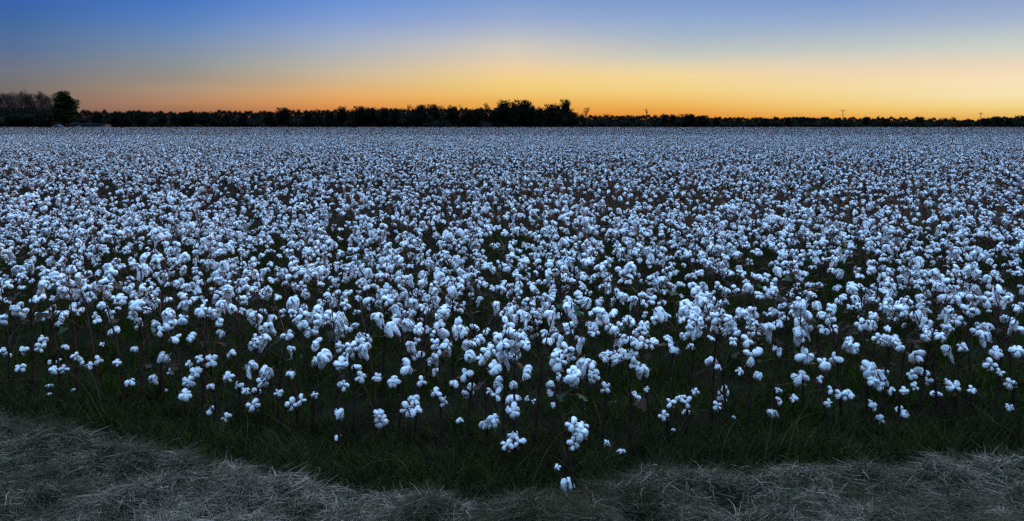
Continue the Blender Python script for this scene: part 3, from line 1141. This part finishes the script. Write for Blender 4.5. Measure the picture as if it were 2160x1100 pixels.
for px, py, wd, lab in ((86, 193, 15, 'small green leafy treetop showing above the bare grey trees'), (99, 202, 16, 'small dark leafy tree between the bare trees and the green tree'), (44, 193, 7, 'thin dark leafy tree among the bare grey trees')):
    d = 405
    put_tree(OPEN[1], px, d, wd * d / F / 6, (CAMH - (py - HY) * d / F) / 10, lab, mats=('bark', 'foliage_green'))
GREEN = crown_tree(5500, 16, 10, lo=.12, shape='cyl', nleaf=5200)
put_tree(GREEN, 137, 296, 46 * 296 / F / 10 * 0.97, (CAMH + 67 * 296 / F) / 16, 'big leafy green tree at the right end of the tall left group', mats=('bark', 'foliage_green'))

# the mass of wood behind and between them
wx = [-400, 0, 60, 150, 200, 300, 450, 600, 700, 800, 900, 1000, 1050, 1185, 1200, 1215]
wy = [233, 234, 233, 238, 241, 241, 241, 239, 238, 235, 234, 235, 232, 235, 240, 248]
ex = [1210, 1300, 1450, 1500, 1700, 1900, 1960, 2060, 2100, 2160, 2600]
ey = [249.5, 249, 248.5, 252, 252.5, 253.5, 255.5, 256.5, 252, 250.5, 249]
mb = MB()
for (lo_, hi_, bx_, by_, d0, nbl, nlf) in ((-400, 1216, wx, wy, 372, 1000, 70000), (1195, 2600, ex, ey, 436, 1100, 60000)):
    v0, f0 = ICO[2]
    for _ in range(nbl):
        px = rnd.uniform(lo_, hi_)
        d = d0 + rnd.uniform(-3, 14)
        top = CAMH - (float(np.interp(px, bx_, by_)) - HY) * d / F - .8
        rr = rnd.uniform(1.6, 3.2)
        c = at(px, d, z=rnd.uniform(0, max(top - rr, .5)))
        mb.add(wob(v0, .22, 2.5, rnd) * np.array([rr * 1.2, rr, rr]) + np.array(c), f0)
    px = rng.uniform(lo_, hi_, nlf)
    d = d0 + rng.uniform(-5, 14, nlf)
    top = CAMH - (np.interp(px, bx_, by_) - HY) * d / F
    kx_ = np.cumsum(rng.uniform(2, 11, 700)) + lo_ - 20
    kz_ = rng.normal(0, .75, 700)
    ki = np.clip(np.searchsorted(kx_, px) - 1, 0, 698)
    fr = (px - kx_[ki]) / (kx_[ki + 1] - kx_[ki])
    bump = np.sqrt(np.clip(1 - (2 * fr - 1) ** 2, 0, 1)) * (kx_[ki + 1] - kx_[ki]) * .16
    z = top * (1 - np.abs(rng.normal(0, .12, nlf))) + kz_[ki] * .35 + bump - .45 + rng.normal(0, .22, nlf)
    z[: nlf // 2] = rng.uniform(.3, 1, nlf // 2) * (top[: nlf // 2] - .3)
    p = np.stack([(px - 1080) * d / F, d, z], 1)
    V = p[:, None, :] + rng.normal(size=(nlf, 3, 3)) * .32
    mb.add(V.reshape(-1, 3), np.arange(nlf * 3).reshape(-1, 3))
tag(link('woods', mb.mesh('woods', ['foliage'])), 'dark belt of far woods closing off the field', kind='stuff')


# ------------------------------------------------------------------ utility poles
def utility_pole(px, top_py, d, label, blob):
    h = CAMH - (top_py - HY) * d / F
    root = bpy.data.objects.new('utility_pole', None)
    col.objects.link(root)
    root.location = at(px, d, z=0)
    root.rotation_euler = (0, 0, rnd.uniform(-.3, .3))
    a = MB()
    tube(a, [(0, 0, -.5), (0, 0, h * .5), (0, 0, h)], [.20, .17, .13], 8)
    link('pole', a.mesh('pole', ['pole'], True), root)
    b = MB()
    boxm(b, (-1.2, -.08, h - .95), (1.2, .08, h - .72))
    ca = link('crossarm', b.mesh('crossarm', ['pole']), root)
    for x in (-1.05, 0, 1.05):
        c = MB()
        tube(c, [(x, 0, h - .72), (x, 0, h - .5), (x, 0, h - .42)], [.05, .09, .03], 6)
        link('insulator', c.mesh('insulator', ['steel']), ca)
    if blob:
        c = MB()
        tube(c, [(.42, 0, h - 2.6), (.42, 0, h - 1.5), (.42, 0, h - 1.4)], [.33, .33, .12], 10)
        link('transformer', c.mesh('transformer', ['steel'], True), root)
    tag(root, label, 'utility pole', 'utility poles in front of the far woods')


utility_pole(1363, 229, 385, 'utility pole with a thick head, nearest the middle of the picture', True)
utility_pole(1778, 231, 410, 'utility pole with a crossarm above the low woods, between two others', False)
utility_pole(2069, 237, 418, 'shortest utility pole, rightmost of those against the sky', False)
utility_pole(725, 243, 350, 'utility pole hidden against the dark trees left of the middle', False)

# ------------------------------------------------------------------ low shed and parked car at the far left
D = 325
ra = bpy.data.objects.new('low_shed', None)
col.objects.link(ra)
x0, x1 = (149 - 1080) * D / F, (221 - 1080) * D / F
ra.location = ((x0 + x1) / 2, D, 0)
hw = (x1 - x0) / 2
a = MB()
boxm(a, (-hw, 0, 0), (hw - 1.8, 5, 1.55))
link('wall', a.mesh('wall', ['shed_wall']), ra)
a = MB()
v = [(-hw - .2, -.3, 1.53), (hw + .2, -.3, 1.53), (hw + .2, 2.5, 1.9), (-hw - .2, 2.5, 1.9), (-hw - .2, 5.3, 1.53), (hw + .2, 5.3, 1.53)]
v += [(p[0], p[1], p[2] + .08) for p in v]
a.add(v, [(0, 3, 2, 1), (3, 4, 5, 2), (6, 7, 8, 9), (9, 8, 11, 10), (0, 1, 7, 6), (4, 10, 11, 5), (0, 6, 9, 3), (3, 9, 10, 4), (1, 2, 8, 7), (2, 5, 11, 8)])
link('roof', a.mesh('roof', ['shed_roof']), ra)
a = MB()
boxm(a, (hw - 1.79, -.02, 0), (hw, 5, 1.54))
link('end_bay', a.mesh('end_bay', ['shed_pale']), ra, 'pale boarded end bay')
a = MB()
boxm(a, (-hw + 3.5, -.05, .1), (-hw + 4.2, -.003, 1.45))
dd = link('door', a.mesh('door', ['yellow']), ra, 'yellow-lit door')
a = MB()
boxm(a, (-hw + 4.05, -.09, .7), (-hw + 4.12, -.052, .85))
link('handle', a.mesh('handle', ['steel']), dd)
for k in range(3):
    a = MB()
    boxm(a, (-hw + 5.4 + 2.0 * k, -.03, .85), (-hw + 6.2 + 2.0 * k, -.003, 1.3))
    link('window', a.mesh('window', ['glass']), ra)
tag(ra, 'long low blue-grey shed with a pale right end at the far field edge', 'shed')

D = 306
rc = bpy.data.objects.new('parked_car', None)
col.objects.link(rc)
rc.location = at(123, D, z=0)
rc.rotation_euler = (0, 0, R(6))
prof = [(-2.1, .35), (-2.15, .75), (-1.9, .95), (-1.55, 1.02), (1.0, .98), (1.9, .85), (2.15, .6), (2.12, .35)]
cab = [(-1.5, 1.0), (-1.05, 1.42), (-.6, 1.5), (.2, 1.48), (.95, .98)]


def extrude(pr, y0_, y1_, inset=0.0):
    m_ = MB()
    n_ = len(pr)
    v_ = [(x, y0_ + inset * (z > 1.2), z) for x, z in pr] + [(x, y1_ - inset * (z > 1.2), z) for x, z in pr]
    m_.add(v_, [(i, (i + 1) % n_, n_ + (i + 1) % n_, n_ + i) for i in range(n_)])
    m_.add(v_, [tuple(range(n_ - 1, -1, -1)), tuple(range(n_, 2 * n_))])
    return m_


link('body', extrude(prof, -.88, .88).mesh('body', ['car']), rc)
link('cabin', extrude(cab, -.78, .78, .12).mesh('cabin', ['car']), rc)
for s in (-1, 1):
    a = MB()
    a.add([(-1.25, s * .8, 1.05), (.72, s * .8, 1.05), (.2, s * .71, 1.4), (-.95, s * .71, 1.38)], [(0, 1, 2, 3)])
    link('side_window', a.mesh('side_window', ['glass']), rc)
    for x in (-1.3, 1.35):
        a = MB()
        tube(a, [(x, s * .74, .33), (x, s * .93, .33)], [.33, .33], 14)
        wl = link('wheel', a.mesh('wheel', ['rubber'], False), rc)
        a = MB()
        tube(a, [(x, s * .90, .33), (x, s * .95, .33)], [.18, .17], 12)
        link('rim', a.mesh('rim', ['steel']), wl)
tag(rc, 'small pale grey-blue car parked at the field edge beneath the green tree', 'car')
